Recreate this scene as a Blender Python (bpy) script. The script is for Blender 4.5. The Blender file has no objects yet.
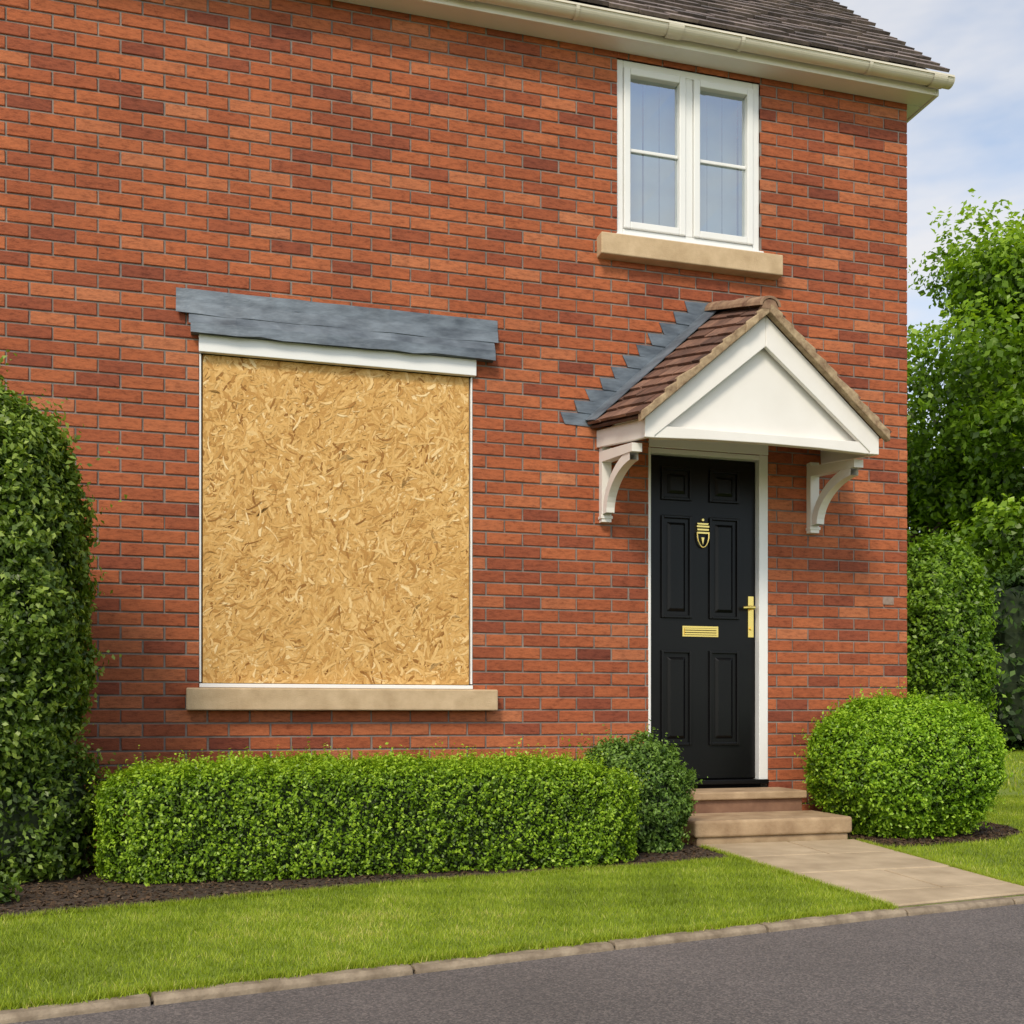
import bpy, math, random
import numpy as np
from mathutils import Vector
random.seed(7)
scene=bpy.context.scene
scene.view_settings.view_transform='Standard'
scene.view_settings.look='None'
scene.view_settings.exposure=0

# ------------------------------------------------------------ helpers
def empty(name,parent=None):
    o=bpy.data.objects.new(name,None); scene.collection.objects.link(o)
    if parent: o.parent=parent
    return o
def mk(name,verts,faces,mat,parent=None,attrs=None,uvs=None,smooth=False,bevel=0,seg=2):
    me=bpy.data.meshes.new(name)
    me.from_pydata([tuple(v) for v in verts],[],[tuple(f) for f in faces])
    me.validate(); me.update()
    if attrs:
        for k,a in attrs.items():
            at=me.attributes.new(k,'FLOAT','FACE'); at.data.foreach_set('value',np.asarray(a,dtype=np.float32))
    if smooth: me.polygons.foreach_set('use_smooth',[True]*len(me.polygons))
    o=bpy.data.objects.new(name,me); scene.collection.objects.link(o)
    me.materials.append(mat)
    if parent: o.parent=parent
    if bevel:
        m=o.modifiers.new('bevel','BEVEL'); m.width=bevel; m.segments=seg; m.limit_method='ANGLE'; m.angle_limit=math.radians(40)
    return o
def fast(name,V,k,mat,parent=None,attrs=None):
    n=len(V)//k
    me=bpy.data.meshes.new(name)
    me.vertices.add(n*k); me.vertices.foreach_set('co',np.ascontiguousarray(V,dtype=np.float32).ravel())
    me.loops.add(n*k); me.loops.foreach_set('vertex_index',np.arange(n*k,dtype=np.int32))
    me.polygons.add(n); me.polygons.foreach_set('loop_start',np.arange(0,n*k,k,dtype=np.int32))
    try: me.polygons.foreach_set('loop_total',np.full(n,k,dtype=np.int32))
    except Exception: pass
    me.update(calc_edges=True)
    if attrs:
        for kk,a in attrs.items():
            at=me.attributes.new(kk,'FLOAT','FACE'); at.data.foreach_set('value',np.asarray(a,dtype=np.float32))
    o=bpy.data.objects.new(name,me); scene.collection.objects.link(o)
    me.materials.append(mat)
    if parent: o.parent=parent
    return o
class B:
    def __init__(s): s.v=[]; s.f=[]; s.a=[]
    def poly(s,pts,a=0.5):
        b=len(s.v); s.v+=[tuple(p) for p in pts]; s.f.append(tuple(range(b,b+len(pts)))); s.a.append(a)
    def hexa(s,p,a=0.5):
        b=len(s.v); s.v+=[tuple(q) for q in p]
        for f in [(0,3,2,1),(4,5,6,7),(0,1,5,4),(1,2,6,5),(2,3,7,6),(3,0,4,7)]:
            s.f.append(tuple(b+i for i in f)); s.a.append(a)
    def box(s,x0,x1,y0,y1,z0,z1,a=0.5):
        s.hexa([(x0,y0,z0),(x1,y0,z0),(x1,y1,z0),(x0,y1,z0),(x0,y0,z1),(x1,y0,z1),(x1,y1,z1),(x0,y1,z1)],a)
    def prism(s,prof,y0,y1,a=0.5):
        n=len(prof); b=len(s.v)
        s.v+=[(x,y0,z) for x,z in prof]+[(x,y1,z) for x,z in prof]
        s.f.append(tuple(b+i for i in range(n))); s.a.append(a)
        s.f.append(tuple(b+n+i for i in reversed(range(n)))); s.a.append(a)
        for i in range(n):
            j=(i+1)%n; s.f.append((b+i,b+n+i,b+n+j,b+j)); s.a.append(a)
    def prismx(s,prof,x0,x1,a=0.5):
        n=len(prof); b=len(s.v)
        s.v+=[(x0,y,z) for y,z in prof]+[(x1,y,z) for y,z in prof]
        s.f.append(tuple(b+i for i in range(n))); s.a.append(a)
        s.f.append(tuple(b+n+i for i in reversed(range(n)))); s.a.append(a)
        for i in range(n):
            j=(i+1)%n; s.f.append((b+i,b+n+i,b+n+j,b+j)); s.a.append(a)
    def make(s,name,mat,parent=None,bevel=0,smooth=False,seg=2):
        return mk(name,s.v,s.f,mat,parent,{'rnd':s.a} if not bevel else None,None,smooth,bevel,seg)
def tube(bd,pts,rad,n=10,a=0.5,cap=True):
    pts=[Vector(p) for p in pts]; b=len(bd.v); m=len(pts)
    up=Vector((0.13,0.31,0.94)).normalized()
    for i,p in enumerate(pts):
        t=(pts[min(i+1,m-1)]-pts[max(i-1,0)]).normalized()
        u=t.cross(up)
        if u.length<0.05: u=t.cross(Vector((1,0,0)))
        u.normalize(); w=t.cross(u)
        for k in range(n):
            an=2*math.pi*k/n; q=p+(u*math.cos(an)+w*math.sin(an))*rad[i]; bd.v.append(tuple(q))
    for i in range(m-1):
        for k in range(n):
            k2=(k+1)%n
            bd.f.append((b+i*n+k,b+i*n+k2,b+(i+1)*n+k2,b+(i+1)*n+k)); bd.a.append(a)
    if cap:
        bd.f.append(tuple(b+k for k in reversed(range(n)))); bd.a.append(a)
        bd.f.append(tuple(b+(m-1)*n+k for k in range(n))); bd.a.append(a)

# ------------------------------------------------------------ materials
def newmat(name):
    m=bpy.data.materials.new(name); m.use_nodes=True; nt=m.node_tree
    return m,nt,nt.nodes['Principled BSDF']
def N(nt,t,**kw):
    n=nt.nodes.new(t)
    for k,v in kw.items(): setattr(n,k,v)
    return n
def ramp(nt,fac,stops):
    r=N(nt,'ShaderNodeValToRGB'); e=r.color_ramp.elements
    e[0].position=stops[0][0]; e[0].color=(*stops[0][1],1)
    e[1].position=stops[-1][0]; e[1].color=(*stops[-1][1],1)
    for p,c in stops[1:-1]:
        x=e.new(p); x.color=(*c,1)
    nt.links.new(fac,r.inputs[0]); return r.outputs[0]
def coord(nt,scale=(1,1,1),kind='Object'):
    tc=N(nt,'ShaderNodeTexCoord'); mp=N(nt,'ShaderNodeMapping'); mp.inputs['Scale'].default_value=scale
    nt.links.new(tc.outputs[kind],mp.inputs[0]); return mp.outputs[0]
def noise(nt,scale,detail=4,rough=0.55,sc=(1,1,1),kind='Object',vec=None):
    n=N(nt,'ShaderNodeTexNoise'); n.inputs['Scale'].default_value=scale; n.inputs['Detail'].default_value=min(detail,3.5)
    n.inputs['Roughness'].default_value=rough
    nt.links.new(vec if vec is not None else coord(nt,sc,kind),n.inputs['Vector']); return n.outputs['Fac']
def attr(nt,name='rnd'):
    a=N(nt,'ShaderNodeAttribute'); a.attribute_name=name; return a.outputs['Fac']
def mixc(nt,fac,a,b,mode='MIX'):
    m=N(nt,'ShaderNodeMix',data_type='RGBA',blend_type=mode)
    if isinstance(fac,(int,float)): m.inputs[0].default_value=fac
    else: nt.links.new(fac,m.inputs[0])
    for s,x in ((6,a),(7,b)):
        if isinstance(x,tuple): m.inputs[s].default_value=(*x,1)
        else: nt.links.new(x,m.inputs[s])
    return m.outputs[2]
def math_(nt,op,a,b=None):
    m=N(nt,'ShaderNodeMath',operation=op)
    for i,x in enumerate((a,b)):
        if x is None: continue
        if isinstance(x,(int,float)): m.inputs[i].default_value=x
        else: nt.links.new(x,m.inputs[i])
    return m.outputs[0]
def bump(nt,bs,h,strength=0.3,dist=0.01):
    b=N(nt,'ShaderNodeBump'); b.inputs['Strength'].default_value=strength; b.inputs['Distance'].default_value=dist
    nt.links.new(h,b.inputs['Height']); nt.links.new(b.outputs[0],bs.inputs['Normal'])
def simple(name,c1,c2,scale=6,rough=0.6,bstr=0.1,bscale=80,sc=(1,1,1),metal=0,bd=0.004):
    m,nt,bs=newmat(name)
    nt.links.new(ramp(nt,noise(nt,scale,5,0.6,sc),[(0.3,c1),(0.7,c2)]),bs.inputs['Base Color'])
    bs.inputs['Roughness'].default_value=rough; bs.inputs['Metallic'].default_value=metal
    if bstr: bump(nt,bs,noise(nt,bscale,2,0.6,sc),bstr,bd)
    return m
def brickmat():
    m,nt,bs=newmat('brick')
    c=ramp(nt,attr(nt),[(0.0,(0.19,0.052,0.032)),(0.15,(0.28,0.076,0.040)),(0.45,(0.375,0.105,0.045)),(0.75,(0.44,0.132,0.055)),(1.0,(0.49,0.18,0.085))])
    s=ramp(nt,noise(nt,17,3.5,0.78,(1,1,3.2)),[(0.3,(0.56,0.52,0.53)),(0.5,(0.97,0.97,0.97)),(0.72,(1.22,1.19,1.13))])
    c=mixc(nt,1.0,c,s,'MULTIPLY')
    b=ramp(nt,noise(nt,1.1,2,0.5),[(0.3,(0.84,0.83,0.84)),(0.7,(1.07,1.07,1.04))])
    c=mixc(nt,1.0,c,b,'MULTIPLY')
    nt.links.new(c,bs.inputs['Base Color']); bs.inputs['Roughness'].default_value=0.85; bs.inputs['Specular IOR Level'].default_value=0.2
    bump(nt,bs,noise(nt,110,2,0.7,(1,1,2)),0.6,0.004)
    return m
M_brick=brickmat()
M_mortar=simple('mortar',(0.14,0.118,0.105),(0.30,0.25,0.215),7,0.95,0.4,200)
def bricktex():
    m,nt,bs=newmat('brick_coursed')
    tc=N(nt,'ShaderNodeTexCoord'); sp=N(nt,'ShaderNodeSeparateXYZ'); nt.links.new(tc.outputs['Object'],sp.inputs[0])
    cb=N(nt,'ShaderNodeCombineXYZ'); nt.links.new(math_(nt,'ADD',sp.outputs[0],sp.outputs[1]),cb.inputs[0]); nt.links.new(sp.outputs[2],cb.inputs[1])
    t=N(nt,'ShaderNodeTexBrick'); t.inputs['Scale'].default_value=1; t.inputs['Brick Width'].default_value=0.225; t.inputs['Row Height'].default_value=0.075
    t.inputs['Mortar Size'].default_value=0.005; t.inputs['Color1'].default_value=(0.29,0.08,0.04,1); t.inputs['Color2'].default_value=(0.43,0.13,0.055,1); t.inputs['Mortar'].default_value=(0.24,0.20,0.17,1)
    nt.links.new(cb.outputs[0],t.inputs['Vector'])
    nt.links.new(t.outputs['Color'],bs.inputs['Base Color']); bs.inputs['Roughness'].default_value=0.88
    b=N(nt,'ShaderNodeBump'); b.invert=True; b.inputs['Distance'].default_value=0.006; nt.links.new(t.outputs['Fac'],b.inputs['Height']); nt.links.new(b.outputs[0],bs.inputs['Normal'])
    return m
M_brickt=bricktex()
M_white=simple('white_paint',(0.77,0.735,0.68),(0.83,0.80,0.75),3,0.42,0.05,60)
M_upvc=simple('white_upvc',(0.78,0.775,0.75),(0.82,0.82,0.80),2,0.3,0.0)
M_cream=simple('cream_gutter',(0.68,0.62,0.49),(0.76,0.70,0.57),4,0.35,0.03,40)
M_stone=simple('sandstone',(0.46,0.325,0.185),(0.61,0.45,0.275),9,0.85,0.5,140)
M_step=simple('step_stone',(0.29,0.19,0.105),(0.47,0.335,0.20),7,0.85,0.6,70)
M_slab=simple('path_stone',(0.36,0.27,0.165),(0.54,0.42,0.27),4.0,0.88,0.5,90)
M_kerb=simple('kerb_stone',(0.15,0.11,0.07),(0.36,0.285,0.195),14,0.9,0.7,100)
M_lead=simple('lead',(0.060,0.074,0.092),(0.19,0.225,0.26),5,0.5,0.3,30,(1,1,3),0.25,0.006)
M_verge=simple('verge_mortar',(0.20,0.125,0.07),(0.47,0.35,0.21),22,0.9,0.7,90)
M_dark=simple('dark_void',(0.012,0.012,0.012),(0.02,0.02,0.02),2,0.9,0)
M_black=simple('black_gloss_paint',(0.004,0.004,0.0045),(0.007,0.007,0.0075),2,0.3,0.03,14)
M_black.node_tree.nodes['Principled BSDF'].inputs['Specular IOR Level'].default_value=0.22
M_bark=simple('bark',(0.05,0.033,0.02),(0.12,0.085,0.055),8,0.9,0.7,30,(1,1,.3))
def goldm():
    m,nt,bs=newmat('polished_brass'); bs.inputs['Base Color'].default_value=(0.90,0.66,0.20,1); bs.inputs['Metallic'].default_value=0.9; bs.inputs['Roughness'].default_value=0.24; return m
M_gold=goldm()
def tilemat(name,st):
    m,nt,bs=newmat(name)
    c=ramp(nt,attr(nt),st)
    c=mixc(nt,1.0,c,ramp(nt,noise(nt,12,3,0.75),[(0.3,(0.55,0.55,0.55)),(0.7,(1.3,1.27,1.22))]),'MULTIPLY')
    nt.links.new(c,bs.inputs['Base Color']); bs.inputs['Roughness'].default_value=0.8
    bump(nt,bs,noise(nt,90,2,0.7),0.5,0.004); return m
M_tile=tilemat('roof_tile',[(0,(0.085,0.068,0.064)),(0.5,(0.16,0.125,0.115)),(1,(0.27,0.215,0.195))])
M_ptile=tilemat('porch_tile',[(0,(0.075,0.038,0.027)),(0.5,(0.145,0.072,0.048)),(1,(0.26,0.145,0.10))])
M_ridge=simple('ridge_tile',(0.15,0.075,0.045),(0.38,0.25,0.15),14,0.85,0.6,60)
def osb():
    m,nt,bs=newmat('osb_strand')
    c=ramp(nt,attr(nt),[(0,(0.30,0.135,0.032)),(0.2,(0.50,0.26,0.072)),(0.5,(0.68,0.40,0.13)),(0.8,(0.80,0.52,0.205)),(1,(0.90,0.68,0.36))])
    g=ramp(nt,noise(nt,1.0,3,0.65,(3,45,1),'UV'),[(0.3,(0.72,0.64,0.54)),(0.55,(1,1,1)),(0.8,(1.08,1.08,1.08))])
    c=mixc(nt,1.0,c,g,'MULTIPLY')
    nt.links.new(c,bs.inputs['Base Color']); bs.inputs['Roughness'].default_value=0.7; bs.inputs['Specular IOR Level'].default_value=0.2
    return m
M_osb=osb()
def leafmat(name,stops,trans=0.25,gloss=0.028):
    m=bpy.data.materials.new(name); m.use_nodes=True; nt=m.node_tree; nt.nodes.remove(nt.nodes['Principled BSDF'])
    c=ramp(nt,attr(nt),stops)
    df=N(nt,'ShaderNodeBsdfDiffuse'); nt.links.new(c,df.inputs[0])
    tr=N(nt,'ShaderNodeBsdfTranslucent'); nt.links.new(mixc(nt,1.0,c,(1.4,1.4,0.5),'MULTIPLY'),tr.inputs[0])
    mx=N(nt,'ShaderNodeMixShader'); mx.inputs[0].default_value=trans
    nt.links.new(df.outputs[0],mx.inputs[1]); nt.links.new(tr.outputs[0],mx.inputs[2])
    gl=N(nt,'ShaderNodeBsdfGlossy'); gl.inputs['Roughness'].default_value=.42; gl.inputs[0].default_value=(.9,.9,.8,1)
    m2=N(nt,'ShaderNodeMixShader'); m2.inputs[0].default_value=gloss
    nt.links.new(mx.outputs[0],m2.inputs[1]); nt.links.new(gl.outputs[0],m2.inputs[2])
    nt.links.new(m2.outputs[0],nt.nodes['Material Output'].inputs[0]); return m
M_lhedge=leafmat('box_leaf',[(0,(0.035,0.070,0.005)),(0.45,(0.125,0.235,0.010)),(0.75,(0.25,0.41,0.018)),(1,(0.40,0.56,0.04))],.3)
M_lround=leafmat('round_shrub_leaf',[(0,(0.04,0.085,0.005)),(0.45,(0.13,0.265,0.010)),(0.75,(0.24,0.43,0.018)),(1,(0.38,0.57,0.04))],.3)
M_lbush=leafmat('privet_leaf',[(0,(0.020,0.040,0.005)),(0.45,(0.078,0.14,0.012)),(0.75,(0.155,0.25,0.026)),(1,(0.30,0.40,0.07))],.28,.035)
M_lsmall=leafmat('dark_shrub_leaf',[(0,(0.02,0.048,0.008)),(0.5,(0.075,0.15,0.022)),(1,(0.20,0.33,0.055))])
M_lfar=leafmat('far_shrub_leaf',[(0,(0.028,0.06,0.007)),(0.5,(0.10,0.205,0.014)),(1,(0.26,0.42,0.035))],.3)
M_ltree=leafmat('tree_leaf',[(0,(0.035,0.07,0.007)),(0.5,(0.14,0.255,0.014)),(1,(0.34,0.50,0.04))],0.4)
M_lfarh=leafmat('far_hedge_leaf',[(0,(0.012,0.028,0.006)),(0.5,(0.035,0.075,0.012)),(1,(0.09,0.16,0.025))])
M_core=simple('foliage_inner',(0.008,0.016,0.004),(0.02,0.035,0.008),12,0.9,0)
def grassmat(name,k=1.0):
    m,nt,bs=newmat(name)
    c=ramp(nt,noise(nt,1.6,3,0.65),[(0.3,(0.14*k,0.20*k,0.016*k)),(0.7,(0.24*k,0.32*k,0.03*k))])
    c=mixc(nt,1.0,c,ramp(nt,noise(nt,150,2,0.7),[(0.3,(0.6,0.6,0.6)),(0.7,(1.25,1.25,1.2))]),'MULTIPLY')
    nt.links.new(c,bs.inputs['Base Color']); bs.inputs['Roughness'].default_value=0.9
    return m
M_grass=grassmat('grass_sheet',0.9)
M_blade=leafmat('grass_blade',[(0,(0.12,0.165,0.012)),(0.5,(0.27,0.365,0.022)),(0.85,(0.42,0.50,0.045)),(1,(0.58,0.53,0.17))],0.3,0.02)
def asphalt():
    m,nt,bs=newmat('asphalt')
    c=ramp(nt,noise(nt,0.9,3,0.6),[(0.3,(0.098,0.084,0.076)),(0.7,(0.14,0.12,0.11))])
    v=N(nt,'ShaderNodeTexVoronoi'); v.inputs['Scale'].default_value=190; nt.links.new(coord(nt),v.inputs['Vector'])
    sp=N(nt,'ShaderNodeSeparateColor'); nt.links.new(v.outputs['Color'],sp.inputs[0])
    c=mixc(nt,1.0,c,ramp(nt,sp.outputs[0],[(0.0,(0.6,0.6,0.61)),(0.6,(1,1,1)),(1,(1.6,1.56,1.5))]),'MULTIPLY')
    nt.links.new(c,bs.inputs['Base Color']); bs.inputs['Roughness'].default_value=0.88
    bump(nt,bs,v.outputs['Distance'],0.4,0.004); return m
M_road=asphalt()
M_soil=simple('soil',(0.045,0.028,0.017),(0.10,0.066,0.040),14,0.95,1.0,60,bd=0.03)
def chipmat():
    m,nt,bs=newmat('bark_chip'); nt.links.new(ramp(nt,attr(nt),[(0,(0.038,0.023,0.013)),(0.6,(0.115,0.072,0.042)),(1,(0.26,0.185,0.115))]),bs.inputs['Base Color']); bs.inputs['Roughness'].default_value=0.9; bs.inputs['Specular IOR Level'].default_value=0.1; return m
M_chip=chipmat()
def glassm():
    m,nt,bs=newmat('window_glass')
    gl=N(nt,'ShaderNodeBsdfGlossy'); gl.inputs['Roughness'].default_value=0.02; gl.inputs['Color'].default_value=(0.93,0.96,1,1)
    tr=N(nt,'ShaderNodeBsdfTransparent'); tr.inputs[0].default_value=(0.74,0.82,0.82,1)
    mx=N(nt,'ShaderNodeMixShader'); mx.inputs[0].default_value=0.42
    nt.links.new(tr.outputs[0],mx.inputs[1]); nt.links.new(gl.outputs[0],mx.inputs[2]); nt.links.new(mx.outputs[0],nt.nodes['Material Output'].inputs[0]); return m
M_glass=glassm()
M_curtain=simple('roller_blind',(0.34,0.38,0.36),(0.42,0.46,0.44),4,0.9,0)

# ------------------------------------------------------------ house
house=empty('brick_house')
ZT=4.77; XL,XR=-4.0,4.389
OPEN=[(-0.108,1.432,0.87,2.78),(2.337,3.307,3.61,4.732),(2.541,3.364,-0.1,2.37)]
def subtract(r,o):
    x0,x1,z0,z1=r; a0,a1,b0,b1=o
    if x1<=a0 or x0>=a1 or z1<=b0 or z0>=b1: return [r]
    out=[]
    if x0<a0: out.append((x0,a0,z0,z1))
    if x1>a1: out.append((a1,x1,z0,z1))
    xa,xb=max(x0,a0),min(x1,a1)
    if z0<b0: out.append((xa,xb,z0,b0))
    if z1>b1: out.append((xa,xb,b1,z1))
    return out
V=[];F=[];A=[]
def brick(x0,x1,z0,z1,r):
    c=0.0028; b=len(V); j=random.gauss(0,0.0009); y0=-0.0040+j; y1=y0+c; y2=0.016
    w=[random.gauss(0,0.0010) for _ in range(8)]
    fr=[(x0+c+w[0],z0+c+w[1]),(x1-c+w[2],z0+c+w[3]),(x1-c+w[4],z1-c+w[5]),(x0+c+w[6],z1-c+w[7])]
    ot=[(x0,z0),(x1,z0),(x1,z1),(x0,z1)]
    tl=random.gauss(0,.0006)
    V.extend([(p[0],y0+(tl if k in(0,3) else -tl),p[1]) for k,p in enumerate(fr)]); V.extend([(p[0],y1,p[1]) for p in ot]); V.extend([(p[0],y2,p[1]) for p in ot])
    F.append((b,b+1,b+2,b+3))
    for i in range(4):
        k=(i+1)%4; F.append((b+4+i,b+4+k,b+k,b+i)); F.append((b+8+i,b+8+k,b+4+k,b+4+i))
    A.extend([r]*9)
rows=int(ZT/0.075)+1
for i in range(rows):
    z0=i*0.075+0.0052; z1=min(z0+0.0646,ZT-0.002)
    if z1-z0<0.01: continue
    x=XL-(0.1125 if i%2 else 0)
    rowtone=random.gauss(0,0.03)
    while x<XR:
        x0=max(x+0.0050+random.gauss(0,.0009),XL); x1=min(x+0.2200+random.gauss(0,.0009),XR)
        if x1-x0>0.02:
            base=random.betavariate(2.3,2.1)
            if random.random()<0.03: base*=0.3
            rects=[(x0,x1,z0,z1)]
            for o in OPEN:
                rects=[q for r in rects for q in subtract(r,o)]
            for r in rects:
                if r[1]-r[0]>0.008 and r[3]-r[2]>0.008: brick(*r,min(1,max(0,base+rowtone)))
        x+=0.225
mk('front_wall_bricks',V,F,M_brick,house,{'rnd':A})
bd=B()
rects=[(XL,XR-0.002,-0.2,ZT)]
for o in OPEN: rects=[q for r in rects for q in subtract(r,o)]
for r in rects: bd.box(r[0],r[1],0.003,0.10,r[2],r[3])
bd.make('front_wall_mortar',M_mortar,house)
bd=B()
bd.box(-6,XL,0.0,0.1,-0.2,ZT)
HD=7.5; RP=1.0
zr=ZT+0.05+RP*(HD/2)
bd.hexa([(XR-0.1,0.102,-0.2),(XR-0.002,0.102,-0.2),(XR-0.002,HD,-0.2),(XR-0.1,HD,-0.2),(XR-0.1,0.102,ZT),(XR-0.002,0.102,ZT),(XR-0.002,HD,ZT),(XR-0.1,HD,ZT)])
bd.prismx([(0.0,ZT),(HD,ZT),(HD/2,zr-0.05)],XR-0.1,XR-0.003)
bd.box(-6,XR-0.1,HD-0.1,HD,-0.2,ZT); bd.box(-6,-5.9,0.1,HD-0.1,-0.2,ZT)
bd.prismx([(0.0,ZT),(HD,ZT),(HD/2,zr-0.05)],-6,-5.9)
bd.make('side_and_rear_walls',M_brickt,house)
bd=B()
bd.box(2.1,3.5,0.9,0.95,3.4,4.76); bd.box(2.0,2.1,0.1,0.95,3.4,4.76); bd.box(3.5,3.6,0.1,0.95,3.4,4.76); bd.box(2.1,3.5,0.1,0.9,3.35,3.4)
bd.box(-0.108,1.432,0.1,0.14,0.86,2.78); bd.box(2.5,3.4,0.1,0.14,-0.1,2.45)
bd.make('interior_backing',M_dark,house)
cv=[];cf=[]
# vertical blind slats, wide and flat
x=2.345
while x<3.30:
    wd=0.105; tw=random.gauss(0.006,.003); b0=len(cv)
    cv+=[(x,0.15,3.62),(x+wd,0.15+tw,3.62),(x+wd,0.15+tw,4.745),(x,0.15,4.745)]; cf.append((b0,b0+1,b0+2,b0+3)); x+=wd+random.choice([.002,.003,.010])
mk('vertical_blind',cv,cf,M_curtain,house)
bd=B()
x0,x1,z0,z1=2.337,3.307,3.655,4.732; yf,yb=0.012,0.085
t=0.045
bd.box(x0,x0+t,yf,yb,z0,z1); bd.box(x1-t,x1,yf,yb,z0,z1); bd.box(x0+t,x1-t,yf,yb,z0,z0+t); bd.box(x0+t,x1-t,yf,yb,z1-t,z1)
xm=(x0+x1)/2; bd.box(xm-0.026,xm+0.026,yf,yb,z0+t,z1-t)
for a,b_ in ((x0+t,xm-0.026),(xm+0.026,x1-t)):
    s=0.042; ys,ye=yf+0.012-0.026,yb-0.01; a+=0.002;b_-=0.002; za,zb=z0+t+0.002,z1-t-0.002
    bd.box(a,a+s,ys,ye,za,zb); bd.box(b_-s,b_,ys,ye,za,zb); bd.box(a+s,b_-s,ys,ye,za,za+s); bd.box(a+s,b_-s,ys,ye,zb-s,zb)
    zm=(za+zb)/2; bd.box(a+s,b_-s,0.022,0.034,zm-0.011,zm+0.011)
bd.box(x0-0.012,x1+0.012,-0.03,0.03,3.622,3.654)
bd.make('upper_window_frame',M_upvc,house,bevel=0.005)
bd=B()
for a,b_ in ((x0+t,xm-0.026),(xm+0.026,x1-t)):
    for k in range(2):
        za=z0+t+k*(z1-z0-2*t)/2; zb=za+(z1-z0-2*t)/2
        e=random.gauss(0,.0012)
        bd.poly([(a,0.037+e,za),(b_,0.037-e,za),(b_,0.037+e*.5,zb),(a,0.037-e*.3,zb)])
bd.make('upper_window_glass',M_glass,house)
bd=B(); bd.box(2.205,3.424,-0.085,0.09,3.49,3.62); bd.make('upper_window_sill',M_stone,house,bevel=0.008,seg=3)
bd=B(); bd.box(-0.173,1.565,-0.085,0.05,0.745,0.868); bd.make('lower_window_sill',M_stone,house,bevel=0.009,seg=3)
bd=B()
bd.box(-0.106,-0.096,-0.004,0.05,0.90,2.70); bd.box(1.419,1.430,-0.004,0.05,0.90,2.70)
bd.box(-0.106,1.430,-0.018,0.05,0.871,0.893)
bd.box(-0.108,1.447,-0.035,0.0,2.702,2.796)
bd.make('lower_window_frame',M_upvc,house,bevel=0.003)
BX0,BX1,BZ0,BZ1=-0.088,1.411,0.897,2.700
bd=B(); bd.box(BX0,BX1,0.012,0.026,BZ0,BZ1,0.45); bd.box(-0.0955,1.4185,0.030,0.034,0.894,2.70,0.0); bd.make('board_panel',M_osb,house)
NF=9000
V=[];F=[];A=[];U=[]
for i in range(NF):
    big=i<4800
    L=random.uniform(0.06,0.16) if big else random.uniform(0.025,0.12); W=random.uniform(0.010,0.034) if big else random.uniform(0.004,0.022)
    cx=random.uniform(BX0,BX1); cz=random.uniform(BZ0,BZ1)
    an=random.uniform(0,math.pi) if random.random()<.55 else random.gauss(1.1,.55)+.5*math.sin(cx*5+cz*3)
    ca,sa=math.cos(an),math.sin(an)
    y=0.0118-0.0035*i/NF; bend=random.gauss(0,0.12)*L
    pts=[(-L/2,-W*random.uniform(.0,.5)),(-L*0.1,-W/2+bend),(L*0.2,-W*.45+bend),(L/2,-W*random.uniform(0,.4)),(L/2*random.uniform(.8,1),W*random.uniform(0,.4)),(L*.1,W/2*random.uniform(.5,1)+bend),(-L*.25,W*.45*random.uniform(.6,1)+bend*.8),(-L/2*random.uniform(.8,1),W*random.uniform(.1,.5))]
    b=len(V); ou,ov=random.uniform(0,50),random.uniform(0,50)
    tilt=random.gauss(0,0.015)
    for (p,q) in pts:
        x=min(BX1,max(BX0,cx+p*ca-q*sa)); z=min(BZ1,max(BZ0,cz+p*sa+q*ca))
        V.append((x,y+tilt*q*2,z)); U.append((ou+p*10,ov+q*10))
    F.append(tuple(range(b,b+8)))
    A.append(min(1,max(0,random.gauss(0.53,0.19)+(-0.28 if random.random()<0.09 else 0)+(0.2 if random.random()<0.08 else 0))))
me=bpy.data.meshes.new('board_strands'); me.from_pydata(V,[],F); me.update()
at=me.attributes.new('rnd','FLOAT','FACE'); at.data.foreach_set('value',A)
ul=me.uv_layers.new(name='UVMap'); ul.data.foreach_set('uv',np.array(U,dtype=np.float32).ravel())
o=bpy.data.objects.new('board_strands',me); scene.collection.objects.link(o); me.materials.append(M_osb); o.parent=house
bd=B()
def leadstrip(xa,xb,top,bot,th=0.005,n=14,jit=.0035):
    pr=None
    for i in range(n+1):
        x=xa+(xb-xa)*i/n; j=random.gauss(0,jit); k=random.gauss(0,.0015)
        cur=[(x,top[0]+k,top[1]+j*.3),(x,bot[0]+k,bot[1]+j),(x,bot[0]+k+th,bot[1]+j),(x,top[0]+k+th,top[1]+j*.3)]
        if pr: bd.hexa([pr[1],cur[1],cur[2],pr[2],pr[0],cur[0],cur[3],pr[3]])
        pr=cur
leadstrip(-0.2275,1.580,(-0.012,3.045),(-0.018,2.968))
leadstrip(-0.2275,1.580,(-0.021,2.972),(-0.034,2.903))
leadstrip(-0.160,1.556,(-0.024,2.915),(-0.060,2.842))
leadstrip(-0.150,1.553,(-0.068,2.848),(-0.074,2.790))
bd.prismx([(0.0,2.95),(-0.020,2.93),(-0.054,2.842),(-0.060,2.797),(0.0,2.797)],-0.150,1.551)
bd.make('window_lead_flashing',M_lead,house)
FX=-0.13
bd=B()
bd.box(-6.1,4.50,FX,0.0-0.004,ZT-0.006,ZT+0.010)
bd.box(-6.1,4.50,FX-0.02,FX-0.001,ZT-0.012,ZT+0.09)
bd.prismx([(FX-0.02,ZT-0.012),(0.25,ZT-0.012),(0.25,ZT+0.34),(FX-0.02,ZT+0.07)],4.502,4.522)
bd.box(4.389,4.50,0.0,0.25,ZT-0.006,ZT+0.010)
bd.prismx([(0.252,ZT+0.20),(0.252,ZT+0.34),(HD/2,zr),(HD/2,zr-0.16)],4.498,4.520)
bd.prismx([(HD-0.1,ZT+0.05),(HD-0.1,ZT+0.20),(HD/2,zr),(HD/2,zr-0.16)],4.498,4.520)
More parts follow.
